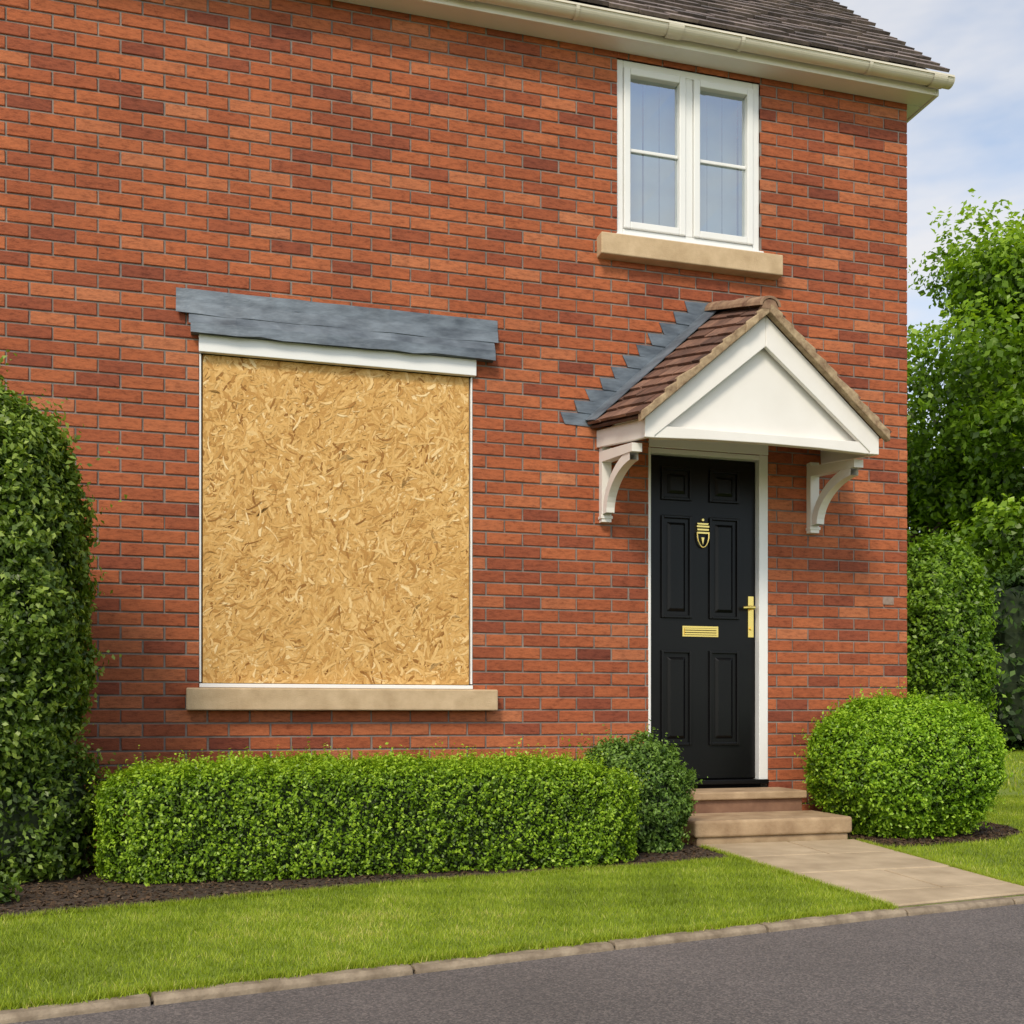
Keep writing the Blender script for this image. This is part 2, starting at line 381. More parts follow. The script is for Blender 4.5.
bd.prismx([(0.252,ZT+0.20),(0.252,ZT+0.23),(HD/2,zr-0.13),(HD/2,zr-0.16)],4.389,4.496)
bd.make('fascia_and_soffit',M_white,house,bevel=0.003)
gy=FX-0.070; gz=ZT+0.063; gr=0.048
bd=B()
def gut(xa,xb,r,th=0.004,n=14):
    b=len(bd.v); prof=[]
    for k in range(n+1):
        a=math.pi+math.pi*k/n; prof.append((gy+r*math.cos(a),gz+r*math.sin(a)*1.0))
    for k in range(n,-1,-1):
        a=math.pi+math.pi*k/n; prof.append((gy+(r-th)*math.cos(a),gz+(r-th)*math.sin(a)))
    m=len(prof)
    bd.v+= [(xa,y,z) for y,z in prof]+[(xb,y,z) for y,z in prof]
    for i in range(m):
        j=(i+1)%m; bd.f.append((b+i,b+j,b+m+j,b+m+i)); bd.a.append(.5)
gut(-6.1,4.56,gr)
bd.box(-6.1,4.56,gy-gr-0.006,gy-gr+0.004,gz-0.006,gz+0.006)
for x in (-3.4,-1.0,1.35,2.62,4.46): gut(x-0.05,x+0.05,gr+0.006,0.006)
for x in (-2.2,-0.1,0.7,2.0,3.06,3.95): gut(x-0.012,x+0.012,gr+0.005,0.005)
cap=[(gy+gr*math.cos(math.pi+math.pi*k/14),gz+gr*math.sin(math.pi+math.pi*k/14)) for k in range(15)]
bd.prismx(cap,4.558,4.570)
bd.make('gutter',M_cream,house)
def tiles(bd,org,u,v,n,nu,nv,w,g,L,th,umax):
    org,u,v,n=map(Vector,(org,u,v,n))
    for j in range(nv):
        for i in range(-1,nu+1):
            a=i*w+(w/2 if j%2 else 0); b_=a+w-0.005
            a=max(a,0); b_=min(b_,umax)
            if b_-a<0.02: continue
            s=j*g+random.gauss(0,0.006); dz=random.gauss(0,0.003)
            base=org+v*s+n*(th+dz); r=random.betavariate(1.8,1.8)
            lo=base+n*0.022; lo2=lo+v*random.gauss(0,.004); hi=base+v*L-n*0.004
            p=[lo+u*a,lo2+u*b_,hi+u*b_,hi+u*a]
            bd.hexa([tuple(q) for q in p]+[tuple(q+n*th) for q in p],r)
bd=B()
eY=FX-0.045; eZ=ZT+0.085
S=math.sqrt(0.5); nv=int((HD/2-eY)/S/0.125)
tiles(bd,(-6.15,eY,eZ),(1,0,0),(0,S,S),(0,-S,S),60,nv,0.19,0.125,0.24,0.020,10.70)
bd.make('main_roof_tiles',M_tile,house)
bd=B()
k=HD/2-eY
bd.hexa([(-6.14,eY+0.03,eZ+0.0),(4.53,eY+0.03,eZ+0.0),(4.53,HD/2,eZ+k-0.03),(-6.14,HD/2,eZ+k-0.03),(-6.14,eY+0.03,eZ+0.03),(4.53,eY+0.03,eZ+0.03),(4.53,HD/2,eZ+k),(-6.14,HD/2,eZ+k)],.2)
bd.hexa([(-6.14,HD/2,eZ+k-0.03),(4.53,HD/2,eZ+k-0.03),(4.53,HD+.2,eZ),(-6.14,HD+.2,eZ),(-6.14,HD/2,eZ+k+0.03),(4.53,HD/2,eZ+k+0.03),(4.53,HD+.2,eZ+.05),(-6.14,HD+.2,eZ+.05)],.4)
tube(bd,[(-6.16,HD/2,eZ+k+0.01),(4.55,HD/2,eZ+k+0.01)],[0.11,0.11],12,.4)
bd.make('roof_deck_and_ridge',M_tile,house)

# ------------------------------------------------------------ porch
PC=2.985; PY=-0.65; SL=0.86; ZA=2.985; HW=0.738
an=math.atan(SL); cs,sn=math.cos(an),math.sin(an)
ZB=2.245
bd=B()
bd.prism([(PC-0.67,2.31),(PC+0.67,2.31),(PC,ZA-0.07)],PY+0.05,PY+0.065)
bw=0.132/cs
for s in (-1,1):
    xe=PC+s*HW; xi=PC+s*(HW-0.06)
    pr=[(PC,ZA),(PC,ZA-bw),(xi,ZA-SL*(HW-0.06)-bw+0.03),(xi,ZB),(xe,ZB),(xe,ZA-SL*HW)]
    if s>0: pr=list(reversed(pr))
    bd.prism(pr,PY-(0.0015 if s>0 else 0),PY+0.028)
XI=HW-0.062
bd.prism([(PC-XI,ZB+.002),(PC-0.35,ZB+.014),(PC,ZB+.018),(PC+0.35,ZB+.014),(PC+XI,ZB+.002),(PC+XI,ZB+.070),(PC-XI,ZB+.070)],PY+0.006,PY+0.048)
for s in (-1,1):
    xf0,xf1=PC+s*(HW-0.002),PC+s*(HW-0.03); xw0,xw1=PC+s*(HW+0.045),PC+s*(HW+.015)
    y0,y1=PY+0.030,-0.004
    lo=[(xf0,y0,ZB+.001),(xw0,y1,ZB+0.095),(xw1,y1,ZB+0.095),(xf1,y0,ZB+.001)]
    hi=[(xf0,y0,ZB+.112),(xw0,y1,ZB+0.20),(xw1,y1,ZB+0.20),(xf1,y0,ZB+.112)]
    bd.hexa(lo+hi)
bd.box(PC-HW+0.03,PC+HW-0.03,PY+0.066,-0.004,2.455,2.465)
bd.make('porch_canopy_woodwork',M_white,house,bevel=0.004)
bd=B()
for xc in (2.250,3.668):
    w=0.031
    bd.box(xc-w,xc+w,-0.052,-0.004,1.885,2.335)
    bd.box(xc-w-.006,xc+w+.006,-0.058,-0.004,1.905,1.922)
    bd.hexa([(xc-w,-.53,2.195),(xc+w,-.53,2.195),(xc+w,-.053,2.245),(xc-w,-.053,2.245),(xc-w,-.53,2.243),(xc+w,-.53,2.243),(xc+w,-.053,2.31),(xc-w,-.053,2.31)])
    cy,cz=-0.50,1.93; n=12; w2=w-0.005
    P=[]
    for k in range(n+1):
        a=math.pi/2*k/n*0.98; P.append((cy+0.447*math.cos(a),cz+0.290*math.sin(a)))
    for k in range(n,-1,-1):
        a=math.pi/2*k/n*0.98; P.append((cy+0.385*math.cos(a),cz+0.228*math.sin(a)))
    m=n+1
    for k in range(n):
        q=[P[k],P[k+1],P[2*m-2-k],P[2*m-1-k]]
        b=len(bd.v)
        bd.v+=[(xc-w2,y,z) for y,z in q]+[(xc+w2,y,z) for y,z in q]
        bd.f+=[(b,b+1,b+2,b+3),(b+7,b+6,b+5,b+4),(b,b+4,b+5,b+1),(b+2,b+6,b+7,b+3)]; bd.a+=[.5]*4
bd.make('porch_brackets',M_white,house)
def slope_pts(s):
    Ef=Vector((PC+s*(HW+.030),PY-0.04,ZA+0.02-SL*(HW+.030))); Ew=Vector((PC+s*(HW+.085),-0.004,Ef.z+0.115))
    Rf=Vector((PC,PY-0.04,ZA+0.02)); Rw=Vector((PC,-0.004,ZA+0.24))
    return Ef,Ew,Rf,Rw
bd=B()
for s in (-1,1):
    Ef,Ew,Rf,Rw=slope_pts(s)
    nn=(Ew-Ef).cross(Rf-Ef); nn.normalize()
    if nn.z<0: nn=-nn
    P=lambda u,v:(Ef*(1-u)+Ew*u)*(1-v)+(Rf*(1-u)+Rw*u)*v
    nc=11; nw=4
    for j in range(nc):
        for i in range(-1,nw+1):
            a=(i+(.5 if j%2 else 0))/nw; b_=a+1/nw-0.008; a=max(0,a); b_=min(1,b_)
            if b_-a<.03: continue
            v0=j/nc+random.gauss(0,.004); v1=min(1,(j+1.45)/nc); dz=random.gauss(0,.002); r=random.betavariate(1.8,1.8)
            lo=0.030+dz; hi=0.010
            p=[P(a,v0)+nn*lo,P(b_,v0)+nn*lo,P(b_,v1)+nn*hi,P(a,v1)+nn*hi]
            bd.hexa([tuple(q-nn*0.008) for q in p]+[tuple(q+nn*0.009) for q in p],r)
    p=[P(0.05,0),P(1,0),P(1,1),P(0.05,1)]
    bd.hexa([tuple(q-nn*0.010) for q in p]+[tuple(q+nn*0.006) for q in p],.1)
bd.make('porch_roof_tiles',M_ptile,house)
bd=B()
for s in (-1,1):
    nb=11
    for i in range(nb):
        xa=(HW+0.03)*i/nb; xb=(HW+.03)*(i+1)/nb+0.012
        h=0.052+random.gauss(0,.005); lift=random.uniform(.008,.020)
        pr=[(PC+s*xa,ZA-SL*xa+.002),(PC+s*xb,ZA-SL*xb+.002),(PC+s*xb,ZA-SL*xb+h+lift),(PC+s*xa,ZA-SL*xa+h)]
        if s<0: pr=list(reversed(pr))
        bd.prism(pr,PY-0.046-(0.001 if s>0 else 0)-random.uniform(0,.010)-i*.0002,PY-0.002,random.random())
bd.make('porch_verge',M_verge,house,bevel=0.006)
bd=B(); nR=4
for i in range(nR):
    u0,u1=i/nR,(i+1)/nR-0.010
    ya,yb_=PY-0.055+(-0.01-(PY-0.055))*u0,PY-0.055+(-0.01-(PY-0.055))*u1
    za,zb_=ZA+0.035+.222*u0,ZA+0.035+.222*u1
    r=0.058+0.005*(i%2); q0=[];q1=[]
    for rr in (r,r-.014):
        ks=range(11) if rr==r else range(10,-1,-1)
        for k in ks:
            dx,dz=rr*1.15*math.cos(math.pi*k/10),rr*math.sin(math.pi*k/10)
            q0.append((PC+dx,ya,za+dz)); q1.append((PC+dx,yb_,zb_+dz))
    b=len(bd.v); m=len(q0); bd.v+=q0+q1
    for k in range(m):
        j=(k+1)%m; bd.f.append((b+k,b+j,b+m+j,b+m+k)); bd.a.append(.5)
    for k in range(10):
        for o_ in (0,m): bd.f.append((b+o_+k,b+o_+k+1,b+o_+m-2-k,b+o_+m-1-k)); bd.a.append(.5)
bd.prism([(PC-.055,ZA+.02),(PC+.055,ZA+.02),(PC+.03,ZA+.075),(PC-.03,ZA+.075)],PY-.050,PY-.01)
bd.make('porch_ridge_tiles',M_ridge,house)
bd=B()
for s in (-1,1):
    Ef,Ew,Rf,Rw=slope_pts(s); slw=(Rw.z-Ew.z)/abs(Rw.x-Ew.x)
    xr=lambda z: PC+s*(Rw.z+.03-z)/slw
    z=Ew.z-0.0; i=0
    while z<Rw.z+0.03:
        off=0.130 if s<0 else 0.09
        a=xr(z)+s*off; c=xr(z)-s*0.10; e=xr(z+0.085)-s*0.10
        if s<0: c=min(c,PC+0.08); e=min(e,PC+0.08)
        else: c=max(c,PC); e=max(e,PC)
        y0=-0.010-0.0045*(i%2); t=random.uniform(-.010,.010)
        q=[(a,z+.010),(c,z),(e,z+0.083),(a+s*0.030+t,z+0.080)]
        bd.hexa([(x,y0,zz) for x,zz in q]+[(x,y0+0.007,zz) for x,zz in q])
        z+=0.075; i+=1
    nn=(Ew-Ef).cross(Rf-Ef).normalized()
    if nn.z<0: nn=-nn
    f=0.18
    a0=Ew+(Ef-Ew)*f; b0=Rw+(Rf-Rw)*f
    p=[a0+nn*.044,Ew+nn*.056,Rw+nn*.056,b0+nn*.044]
    bd.hexa([tuple(q-nn*0.005) for q in p]+[tuple(q) for q in p])
bd.make('porch_stepped_flashing',M_lead,house)

# ------------------------------------------------------------ door
bd=B(); DX0,DX1,DZ0,DZ1=2.562,3.298,0.314,2.335
bd.box(2.5425,2.5605,-0.002,0.09,0.30,2.37); bd.box(3.3,3.3625,-0.002,0.09,0.30,2.37); bd.box(2.5605,3.3,-0.002,0.09,2.338,2.368)
bd.box(2.543,3.362,-0.008,0.09,2.371,2.45)
bd.make('door_frame',M_upvc,house,bevel=0.004)
bd=B(); bd.box(DX0,DX1,0.045,0.088,DZ0+.004,DZ1)
def panel(xa,xb,za,zb):
    t=0.018
    for r in ((xa,xa+t,za,zb),(xb-t,xb,za,zb),(xa+t,xb-t,za,za+t),(xa+t,xb-t,zb-t,zb)): bd.box(r[0],r[1],0.029,0.0455,r[2],r[3])
    g=t+0.022; y0,y1=0.030,0.0452
    xi0,xi1,zi0,zi1=xa+g,xb-g,za+g,zb-g; c=0.020
    bd.hexa([(xi0,y1,zi0),(xi1,y1,zi0),(xi1,y1,zi1),(xi0,y1,zi1),(xi0+c,y0,zi0+c),(xi1-c,y0,zi0+c),(xi1-c,y0,zi1-c),(xi0+c,y0,zi1-c)])
for xa,xb in ((2.645,2.852),(2.972,3.180)):
    panel(xa,xb,2.06,2.265); panel(xa,xb,1.325,1.965); panel(xa,xb,0.53,1.125)
bd.make('front_door_leaf',M_black,house,bevel=0.004)
bd=B(); bd.box(2.545,3.36,-0.02,0.09,0.285,0.313); bd.make('door_threshold',M_black,house,bevel=0.004)
bd=B(); kx=2.925
bd.box(2.79,3.035,0.039,0.0448,1.266,1.278); bd.box(2.79,3.035,0.039,0.0448,1.212,1.222)
bd.box(2.79,2.802,0.039,0.0448,1.2225,1.2655); bd.box(3.023,3.035,0.039,0.0448,1.2225,1.2655)
for k in range(3): bd.box(2.803,3.022,0.030,0.0440,1.2245+k*0.0145,1.234+k*0.0145)
bd.prism([(kx-0.040,1.925),(kx-0.034,1.915),(kx+0.034,1.915),(kx+0.040,1.925)],0.030,0.0448)
for k in range(3): bd.box(kx-0.042+0.003*k,kx+0.042-0.003*k,0.027,0.0448,1.898-0.020*k,1.909-0.020*k)
tube(bd,[(kx-0.040,0.028,1.868)]+[(kx-0.040*math.cos(math.pi*k/10),0.028,1.858-0.085*math.sin(math.pi*k/10)) for k in range(1,10)]+[(kx+0.040,0.028,1.868)],[0.005]*11,8)
bd.prism([(kx-0.010,1.835),(kx,1.79),(kx+0.010,1.835)],0.03,0.0448)
tube(bd,[(kx,0.044,1.945),(kx,0.028,1.945)],[0.012,0.008],10)
hx=3.262
bd.box(hx-0.019,hx+0.019,0.036,0.0448,1.215,1.475)
tube(bd,[(hx,0.040,1.40),(hx,0.0,1.40)],[0.012,0.012],10)
tube(bd,[(hx+0.006,-0.002,1.40),(hx-0.03,-0.006,1.402),(hx-0.075,-0.004,1.398)],[0.012,0.011,0.009],10)
tube(bd,[(hx,0.036,1.27),(hx,0.026,1.27)],[0.011,0.010],12)
bd.make('door_furniture',M_gold,house)
bd=B(); bd.box(4.20,4.285,-0.0075,0.0,1.445,1.495); bd.make('wall_vent',simple('vent_grey',(0.22,0.13,0.09),(0.36,0.27,0.22),30,0.8,0.2,80),house,bevel=0.003)

st=empty('front_steps')
bd=B(); bd.box(2.69,3.44,-0.34,-0.006,0.215,0.262); bd.make('upper_tread',M_step,st,bevel=0.010,seg=3)
bd=B(); bd.box(2.71,3.42,-0.315,-0.006,0.0,0.214); bd.make('upper_riser',simple('riser_brick',(0.17,0.085,0.05),(0.27,0.15,0.09),8,0.85,0.4,100),st,bevel=0.006)
bd=B(); bd.box(2.505,3.49,-0.74,-0.317,0.045,0.140); bd.make('lower_tread',M_step,st,bevel=0.016,seg=3)
bd=B(); bd.box(2.525,3.47,-0.722,-0.317,-0.02,0.0445); bd.make('lower_riser',M_step,st,bevel=0.008)

# ------------------------------------------------------------ ground
KL=[(-40,-11.2),(-20,-7.1),(-8,-4.66),(-4,-3.87),(-2,-3.49),(-.516,-3.19),(.414,-3.0),(1.066,-2.865),(2.41,-2.61),(3.083,-2.50),(5,-2.25),(9,-1.85),(20,-0.9),(60,2.6)]
def kY(x):
    for (a,b_),(c,d) in zip(KL,KL[1:]):
        if a<=x<=c: return b_+(d-b_)*(x-a)/(c-a)
    return KL[0][1] if x<KL[0][0] else KL[-1][1]
bd=B(); bd.poly([(-400,-400,-0.03),(400,-400,-0.03),(400,400,-0.03),(-400,400,-0.03)]); bd.make('ground',M_grass)
V=[];F=[]
for i,(x,y) in enumerate(KL): V+=[(x,y-0.02,-0.022),(x,y-6.5,-0.022)]
for i in range(len(KL)-1): F.append((2*i,2*i+1,2*i+3,2*i+2))
mk('road',V,F,M_road)
V=[];F=[]
for i,(x,y) in enumerate(KL): V+=[(x,y,0.0),(x,160,0.0),(x,y,-0.05)]
for i in range(len(KL)-1): F+=[(3*i,3*i+3,3*i+4,3*i+1),(3*i+2,3*i+5,3*i+3,3*i)]
mk('lawn',V,F,M_grass)
bd=B(); x=-12.0
while x<14:
    L=random.uniform(0.50,0.8); xa,xb=x+0.004,x+L-0.004
    pts=[]
    ya,yb=kY(xa),kY(xb); dx,dy=xb-xa,yb-ya; l=math.hypot(dx,dy); nx,ny=dy/l,-dx/l; w=0.052; h=random.uniform(-0.003,0.004)
    ch=0.010; tw=random.gauss(0,.003)
    for (px,py) in ((xa,ya+tw),(xb,yb-tw)):
        pts.append([(px,py,-0.04),(px+nx*(w+.006),py+ny*(w+.006),-0.04),(px+nx*(w+.003),py+ny*(w+.003),h-ch),(px+nx*(w-ch),py+ny*(w-ch),h),(px,py,h)])
    b=len(bd.v); bd.v+=pts[0]+pts[1]
    for k in range(5):
        j=(k+1)%5; bd.f.append((b+k,b+5+k,b+5+j,b+j)); bd.a.append(.5)
    bd.f+= [(b,b+1,b+2,b+3,b+4),(b+9,b+8,b+7,b+6,b+5)]; bd.a+=[.5,.5]
    x+=L
bd.make('kerb',M_kerb,bevel=0.004)
M_joint=simple('dark_joint',(0.07,0.055,0.035),(0.13,0.105,0.07),20,0.95,0)
xs=[-12+0.5*i for i in range(53)]
V=[];F=[]
for x in xs: V+=[(x,kY(x)+0.0,-0.012),(x,kY(x)-0.048,-0.012)]
for i in range(len(xs)-1): F.append((2*i,2*i+1,2*i+3,2*i+2))
mk('kerb_bedding',V,F,M_joint)
soil_l=[(-4,-2.55),(-2,-2.2),(-.742,-1.965),(0,-1.77),(.608,-1.607),(1.5,-1.44),(2.2,-1.33),(2.50,-1.25),(2.515,-0.76),(2.505,0.0),(-4,0.0)]
soil_r=[(3.50,0.0),(3.52,-0.72),(3.50,-1.05),(3.8,-1.06),(4.3,-0.95),(4.7,-0.70),(4.9,-.35),(4.95,0.2),(4.8,0.6),(4.39,0.7),(4.38,0)]
def sheet(name,poly,z,mat):
    return mk(name,[(x,y,z) for x,y in poly],[tuple(range(len(poly)))],mat)
sheet('soil_bed',soil_l,0.004,M_soil); sheet('soil_bed.001',soil_r,0.004,M_soil)
def inpoly(P,poly):
    x,y=P[:,0],P[:,1]; r=np.zeros(len(P),bool); n=len(poly)
    for i in range(n):
        x1,y1=poly[i]; x2,y2=poly[(i+1)%n]
        c=((y1>y)!=(y2>y))&(x<(x2-x1)*(y-y1)/((y2-y1)+1e-12)+x1); r^=c
    return r
def chips(name,poly,n,seed):
    r=np.random.default_rng(seed); pl=np.array(poly); lo,hi=pl.min(0),pl.max(0)
    P=r.uniform(lo,hi,(n,2)); P=P[inpoly(P,poly)]; m=len(P)
    c=np.c_[P,r.uniform(0.002,0.010,m)]
    a=r.normal(size=(m,3)); a[:,2]*=.35; a/=np.linalg.norm(a,axis=1)[:,None]
    b=np.cross(a,np.c_[r.normal(0,.4,m),r.normal(0,.4,m),np.ones(m)]); b/=np.linalg.norm(b,axis=1)[:,None]
    L=r.uniform(.003,.011,m)[:,None]; W=L*r.uniform(.3,.9,m)[:,None]
    Q=np.stack([c-a*L-b*W*.6,c+a*L*.8-b*W,c+a*L+b*W*.7,c-a*L*.7+b*W],1).reshape(-1,3)
    fast(name,Q,4,M_chip,None,{'rnd':r.beta(1.6,3,m)})
chips('bark_mulch',soil_l,60000,1); chips('bark_mulch.001',soil_r,16000,2)
pth=empty('path')
def pl(y): t=(y+0.74)/(-2.6+0.74); return 2.53+(2.42-2.53)*t
def pr_(y): t=(y+0.74)/(-2.5+0.74); return 3.49+(3.20-3.49)*t
ys=[-0.745,-1.26,-1.80,-2.30,None]
bd=B()
for i in range(4):
    ya=ys[i]-0.004
    splits=[0,1] if i%2 else [0,0.56,1]
    for s0,s1 in zip(splits,splits[1:]):
        if i<3:
            yb=ys[i+1]+0.004; c=[(pl(yb),yb),(pr_(yb),yb)]
        else:
            c=[(2.425,kY(2.425)+0.004),(3.195,kY(3.195)+0.004)]
        A0,A1=(pl(ya),ya),(pr_(ya),ya)
        f=lambda P,Q,t:(P[0]+(Q[0]-P[0])*t,P[1]+(Q[1]-P[1])*t)
        g=0.006
        p=[f(c[0],c[1],s0+g*(s0>0)),f(c[0],c[1],s1-g*(s1<1)),f(A0,A1,s1-g*(s1<1)),f(A0,A1,s0+g*(s0>0))]
        h=0.011+random.uniform(-.003,.003)
        bd.hexa([(x,y,-0.02) for x,y in p]+[(x,y,h) for x,y in p])
bd.make('slabs',M_slab,pth,bevel=0.007)
sheet('joint_bed',[(2.42,kY(2.42)+.002),(3.2,kY(3.2)+.002),(3.49,-.74),(2.53,-.74)],0.0035,M_joint).parent=pth
path_poly=[(2.41,-2.65),(3.21,-2.6),(3.50,-.70),(2.51,-.70)]
def blades(P,h0,h1,w,r):
    m=len(P); base=np.c_[P,np.full(m,-0.002)]
    an=r.uniform(0,2*math.pi,m); side=np.c_[np.cos(an),np.sin(an),np.zeros(m)]*(r.uniform(.6,1.2,m)*w)[:,None]
    h=r.uniform(h0,h1,m); lean=r.normal(0,.45,(m,2))*h[:,None]
    tip=base+np.c_[lean,h]
    return np.stack([base-side,base+side,tip],1).reshape(-1,3)
def patchy(P): 
    return 0.5+0.20*np.sin(P[:,0]*2.3+P[:,1]*1.1)*np.sin(P[:,1]*3.1-P[:,0]*.7)+0.17*np.sin(P[:,0]*9+P[:,1]*7)*np.sin(P[:,1]*12-P[:,0]*5)+.13*np.sin(P[:,0]*31-P[:,1]*17)*np.sin(P[:,1]*43+P[:,0]*11)
r=np.random.default_rng(5)
VV=[];AA=[]
kyv=np.vectorize(kY)
P=np.c_[r.uniform(-2.6,2.55,260000),r.uniform(-3.6,-1.2,260000)]
ok=(P[:,1]>kyv(P[:,0])-0.006)&(~inpoly(P,soil_l))&(~inpoly(P,path_poly)); P=P[ok]
VV.append(blades(P,.010,.026,.0016,r)); AA.append(np.clip(patchy(P)+r.normal(0,.2,len(P)),0,1))
P=np.c_[r.uniform(3.15,7,110000),r.uniform(-2.5,1.8,110000)]
ok=(P[:,1]>kyv(P[:,0])-0.006)&(~inpoly(P,soil_r))&(~inpoly(P,path_poly))&~((P[:,0]<4.39)&(P[:,1]>0)); P=P[ok]
VV.append(blades(P,.014,.032,.0024,r)); AA.append(np.clip(patchy(P)+r.normal(0,.2,len(P)),0,1))
E=[]
for i in range(14000):
    x=random.uniform(-2.6,2.42); E.append((x,kY(x)+random.gauss(0.002,0.010)+.008*math.sin(x*23)+.006*math.sin(x*57)))
for a,b_ in zip(soil_l[:8],soil_l[1:8]):
    for i in range(int(2600*math.hypot(a[0]-b_[0],a[1]-b_[1]))):
        t=random.random(); xx=a[0]+(b_[0]-a[0])*t
        E.append((xx+random.gauss(0,.012),a[1]+(b_[1]-a[1])*t-abs(random.gauss(0,.018))+.012+0.014*math.sin(xx*9)+.008*math.sin(xx*31)))
for i in range(5000):
    t=random.random(); y=-0.8+(-2.62+.8)*t
    E.append((pl(y)+random.gauss(-.006,.008),y)); 
    y=-0.8+(-2.45+.8)*t; E.append((pr_(y)+random.gauss(.006,.008),y))
E=np.array(E); VV.append(blades(E,.012,.030,.0017,r)); AA.append(np.clip(r.normal(.55,.22,len(E)),0,1))
P=np.c_[r.uniform(7,22,60000),r.uniform(-1.6,14,60000)]
VV.append(blades(P,.03,.07,.008,r)); AA.append(np.clip(patchy(P)+r.normal(0,.2,len(P)),0,1))
fast('grass',np.concatenate(VV),3,M_blade,None,{'rnd':np.concatenate(AA)})

# ------------------------------------------------------------ foliage
def lump(P,wl,seed,k=9):
    r=np.random.default_rng(seed); s=np.zeros(len(P))
    for i in range(k):
        d=r.normal(size=3); d/=np.linalg.norm(d); f=2*math.pi/(wl*r.uniform(.6,1.6))
        s+=np.sin(P@d*f+r.uniform(0,6.28))
    return s/math.sqrt(k)
def leafquads(c,nrm,L,W,r,updir=0.4):
    m=len(c)
    n=nrm*0.7+r.normal(size=(m,3))*0.55+np.array([0,0,.25]); n/=np.linalg.norm(n,axis=1)[:,None]
    d=r.normal(size=(m,3))+nrm*0.6+np.array([0,0,updir]); d-=n*(d*n).sum(1)[:,None]; d/=np.linalg.norm(d,axis=1)[:,None]
    s=np.cross(n,d); L=L[:,None]; W=W[:,None]
    return np.stack([c-d*L*.5,c+s*W*.5+n*W*.18-d*L*.02,c+d*L*.5-n*L*.08,c-s*W*.5+n*W*.18-d*L*.02],1).reshape(-1,3)
def surf_sample(n,half,p,r):
    a,b_,c=half; ar=np.array([b_*c,a*c,a*b_]); ax=r.choice(3,n,p=ar/ar.sum()); q=r.uniform(-1,1,(n,3)); q[np.arange(n),ax]=r.choice([-1,1],n)
    s=(np.abs(q)**p).sum(1)**(1/p); q/=s[:,None]
    nr=np.sign(q)*np.abs(q)**(p-1)/np.array(half); nr/=np.linalg.norm(nr,axis=1)[:,None]
    return q*np.array(half),nr
def blob(parent,c,half,p,n,L,mat,seed,amp=(.03,.012),wl=(.35,.08),depth=.03,cull=None,core=.86,sprigs=0,tone=.5,taper=None):
    r=np.random.default_rng(seed); pos,nr=surf_sample(n,half,p,r)
    l1=lump(pos,wl[0],seed+1); l2=lump(pos,wl[1],seed+2)
    ex=r.exponential(depth,n)
    pos=pos+nr*(l1*amp[0]+l2*amp[1]-ex+depth*.5)[:,None]
    if taper is not None: pos=taper(pos)
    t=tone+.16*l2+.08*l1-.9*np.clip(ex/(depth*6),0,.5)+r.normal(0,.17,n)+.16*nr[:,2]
    W=pos+np.array(c)
    if sprigs:
        m=sprigs; sp,sn_=surf_sample(m,half,p,r)
        ls=lump(sp,wl[0],seed+1)
        if taper is not None: sp=taper(sp)
        up=np.array([0,0,.8]); dr=sn_+up*(sn_[:,2:3]>-.2)+r.normal(0,.25,(m,3)); dr/=np.linalg.norm(dr,axis=1)[:,None]
        k=7; ln=r.gamma(2.2,.8,m)*L
        q=(sp[:,None,:]+dr[:,None,:]*(np.linspace(.0,1,k)[None,:,None]*ln[:,None,None])+r.normal(0,L*.18,(m,k,3))+sn_[:,None,:]*ls[:,None,None]*amp[0]).reshape(-1,3)
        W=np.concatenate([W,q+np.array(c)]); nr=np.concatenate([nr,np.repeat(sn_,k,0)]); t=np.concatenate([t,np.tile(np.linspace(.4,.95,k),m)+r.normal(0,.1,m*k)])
    ok=W[:,2]>0.01
    if cull is not None: ok&=~cull(W)
    W,nr,t=W[ok],nr[ok],t[ok]; m=len(W)
    Ls=L*r.uniform(.65,1.3,m); Q=leafquads(W,nr,Ls,Ls*r.uniform(.45,.65,m),r)
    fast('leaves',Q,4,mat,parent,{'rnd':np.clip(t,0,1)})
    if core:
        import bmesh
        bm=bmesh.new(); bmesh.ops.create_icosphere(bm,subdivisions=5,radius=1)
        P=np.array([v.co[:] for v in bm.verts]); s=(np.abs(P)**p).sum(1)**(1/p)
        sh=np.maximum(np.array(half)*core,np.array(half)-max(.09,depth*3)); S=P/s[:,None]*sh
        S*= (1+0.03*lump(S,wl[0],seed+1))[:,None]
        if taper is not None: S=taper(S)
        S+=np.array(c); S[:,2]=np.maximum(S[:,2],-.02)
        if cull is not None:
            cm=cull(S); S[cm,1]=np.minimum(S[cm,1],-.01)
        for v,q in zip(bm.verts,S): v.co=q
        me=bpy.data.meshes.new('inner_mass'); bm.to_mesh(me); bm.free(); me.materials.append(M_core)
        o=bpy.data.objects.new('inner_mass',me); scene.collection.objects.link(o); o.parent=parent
wallcull=lambda W:(W[:,1]>-0.02)&(W[:,0]<4.40)&(W[:,0]>-6)
h=empty('box_hedge')
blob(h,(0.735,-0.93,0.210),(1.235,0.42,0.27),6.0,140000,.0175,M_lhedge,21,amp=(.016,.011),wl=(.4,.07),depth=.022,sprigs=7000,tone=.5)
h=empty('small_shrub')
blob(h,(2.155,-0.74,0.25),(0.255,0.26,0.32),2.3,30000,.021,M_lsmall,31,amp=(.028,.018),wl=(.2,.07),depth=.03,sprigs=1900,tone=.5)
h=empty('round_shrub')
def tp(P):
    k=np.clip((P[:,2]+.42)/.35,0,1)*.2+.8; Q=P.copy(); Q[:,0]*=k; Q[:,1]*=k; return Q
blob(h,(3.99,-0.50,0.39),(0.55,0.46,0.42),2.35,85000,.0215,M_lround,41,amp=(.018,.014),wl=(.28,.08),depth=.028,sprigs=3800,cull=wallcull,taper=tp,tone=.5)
h=empty('tall_privet_bush')
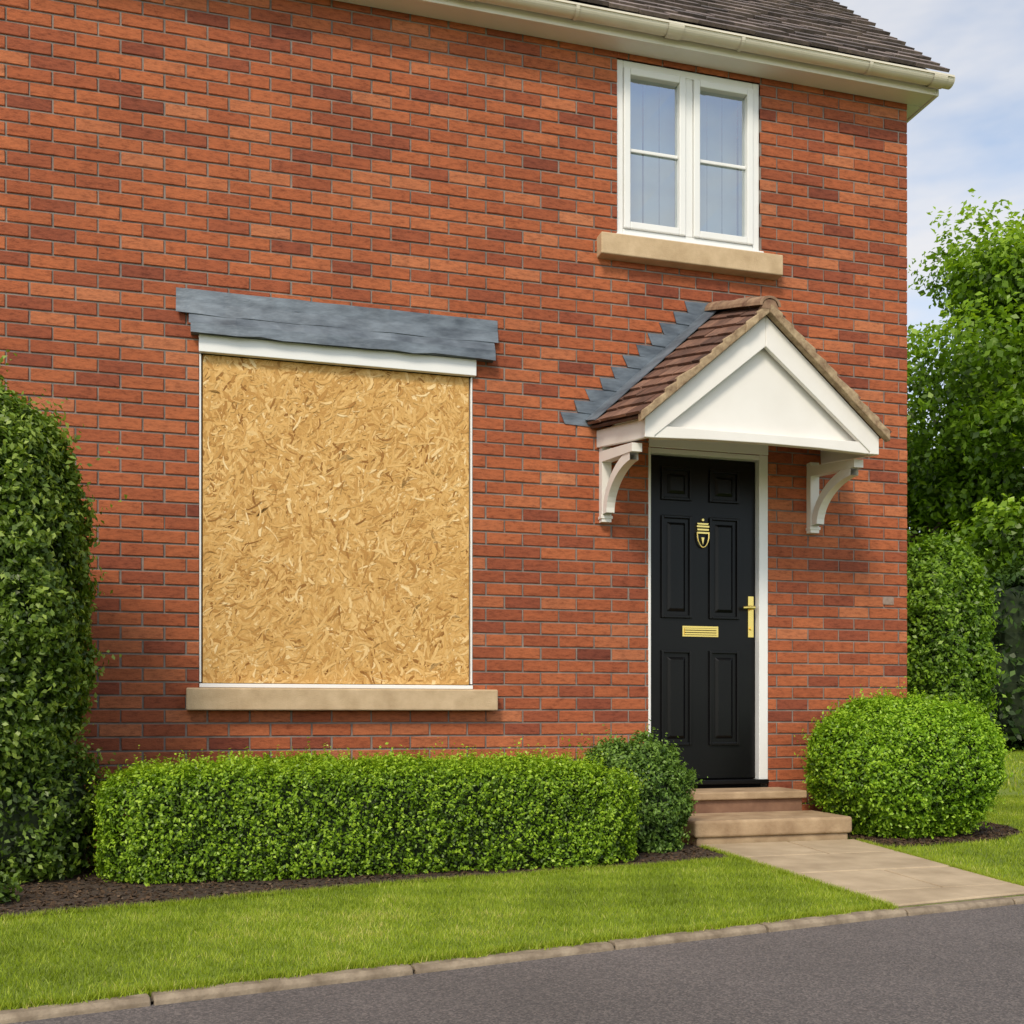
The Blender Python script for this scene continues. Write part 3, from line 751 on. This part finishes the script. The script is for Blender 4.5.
def tb(P):
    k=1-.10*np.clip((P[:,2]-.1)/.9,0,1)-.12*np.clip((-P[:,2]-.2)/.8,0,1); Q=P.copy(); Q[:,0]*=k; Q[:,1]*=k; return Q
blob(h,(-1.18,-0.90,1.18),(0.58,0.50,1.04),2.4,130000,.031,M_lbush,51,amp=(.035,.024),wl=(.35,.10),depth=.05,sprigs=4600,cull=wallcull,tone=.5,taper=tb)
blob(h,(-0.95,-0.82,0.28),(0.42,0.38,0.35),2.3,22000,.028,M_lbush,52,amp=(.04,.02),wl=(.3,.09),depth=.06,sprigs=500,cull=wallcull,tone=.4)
bd=B()
for k in range(5):
    a=random.uniform(0,6.28); x,y=-1.2+.07*math.cos(a),-1.0+.07*math.sin(a)
    tube(bd,[(x,y,-.02),(x+.05*math.cos(a),y+.05*math.sin(a)-.03,.15),(x+.16*math.cos(a),y+.16*math.sin(a)-.03,.45)],[.03,.024,.018],8)
bd.make('stems',M_bark,h)
h=empty('ground_cover_plant')
blob(h,(-0.95,-1.62,0.05),(0.20,0.10,0.09),2,2600,.030,M_lbush,53,amp=(.03,.02),wl=(.1,.05),depth=.02,core=None,tone=.45)
h=empty('columnar_shrub')
blob(h,(7.80,4.24,1.30),(0.56,0.56,1.34),2.5,50000,.055,M_lfar,61,amp=(.04,.03),wl=(.5,.17),depth=.06,sprigs=1800,tone=.52)
h=empty('boundary_hedge')
blob(h,(24,11.5,1.75),(10.0,0.9,1.95),6,60000,.16,M_lfarh,71,amp=(.12,.05),wl=(1.2,.3),depth=.1,sprigs=1500,tone=.45)
def tree(loc,H,rx,rz,cz,seed,nl,L):
    t=empty('broadleaf_tree'); rr=random.Random(seed); r=np.random.default_rng(seed)
    bd=B(); x,y=loc
    tube(bd,[(x,y,-.1),(x+.05,y,cz*.25),(x-.05,y+.1,cz*.6),(x+.1,y,cz*1.0),(x,y,cz+rz*.55)],[.34,.27,.22,.15,.05],12)
    cl=[]
    for i in range(60):
        d=r.normal(size=3); d/=np.linalg.norm(d); k=r.uniform(.40,.86)
        c=np.array([x+d[0]*rx*k,y+d[1]*rx*k,cz+d[2]*rz*k]); cl.append((c,r.uniform(.17,.30)*rx))
        if i<26:
            z0=rr.uniform(cz*.45,cz*1.0); m=((x+c[0])/2,(y+c[1])/2,(z0+c[2])/2+.25)
            tube(bd,[(x,y,z0),m,tuple(c)],[.10,.065,.025],7)
    bd.make('trunk_and_limbs',M_bark,t)
    Q=[];T=[]
    for i,(c,R) in enumerate(cl):
        n=nl//60; pos,nr=surf_sample(n,(R,R,R*.75),2,r); ex=r.exponential(R*.18,n)
        l2=lump(pos,R*.5,seed+i); pos=pos+nr*(l2*R*.2-ex+R*.05)[:,None]
        Ls=L*r.uniform(.6,1.35,n); Q.append(leafquads(pos+c,nr,Ls,Ls*r.uniform(.5,.75,n),r,0))
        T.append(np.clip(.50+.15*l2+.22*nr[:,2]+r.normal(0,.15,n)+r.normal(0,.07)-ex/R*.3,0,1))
    fast('crown_leaves',np.concatenate(Q),4,M_ltree,t,{'rnd':np.concatenate(T)})
tree((21.4,15.3),14,5.6,6.3,8.4,81,105000,.17)
tree((19.2,20),9,4.6,4.2,5.2,84,50000,.2)
tree((31,20),14,5.5,6.0,8.0,82,30000,.26)

# ------------------------------------------------------------ world, sun, camera
sd=Vector((-0.50,-0.80,0.95)).normalized()
el=math.asin(sd.z); az=math.atan2(sd.x,sd.y)
w=bpy.data.worlds.new('World'); scene.world=w; w.use_nodes=True; nt=w.node_tree
bg=nt.nodes['Background']; sky=N(nt,'ShaderNodeTexSky'); sky.sky_type='NISHITA'; sky.sun_disc=False; sky.sun_elevation=el; sky.sun_rotation=az
sky.air_density=1.0; sky.dust_density=1.0
tc=N(nt,'ShaderNodeTexCoord'); mp=N(nt,'ShaderNodeMapping'); mp.inputs['Scale'].default_value=(1,1,2.8); nt.links.new(tc.outputs['Generated'],mp.inputs[0])
cn=N(nt,'ShaderNodeTexNoise'); cn.inputs['Scale'].default_value=3.2; cn.inputs['Detail'].default_value=5; cn.inputs['Roughness'].default_value=0.55; nt.links.new(mp.outputs[0],cn.inputs['Vector'])
cf=ramp(nt,cn.outputs['Fac'],[(0.40,(0.10,0.10,0.10)),(0.66,(0.85,0.85,0.85))])
cm=mixc(nt,cf,mixc(nt,1.0,sky.outputs[0],(2.0,1.9,1.75),'MULTIPLY'),(7.0,6.8,6.7)); nt.links.new(cm,bg.inputs[0]); bg.inputs['Strength'].default_value=0.13
su=bpy.data.lights.new('sun','SUN'); su.energy=2.5; su.angle=math.radians(14); su.color=(1,.90,.74)
so=bpy.data.objects.new('sun',su); scene.collection.objects.link(so); so.rotation_euler=sd.to_track_quat('Z','Y').to_euler()
cam=bpy.data.cameras.new('camera'); co=bpy.data.objects.new('camera',cam); scene.collection.objects.link(co)
cam.sensor_width=36; cam.lens=36*1050/1024; cam.shift_y=(715-512)/1024; cam.clip_end=2000; cam.clip_start=.05
co.location=(0,-6.0,0.72); co.rotation_euler=(math.radians(90),0,-math.radians(15.57)); scene.camera=co
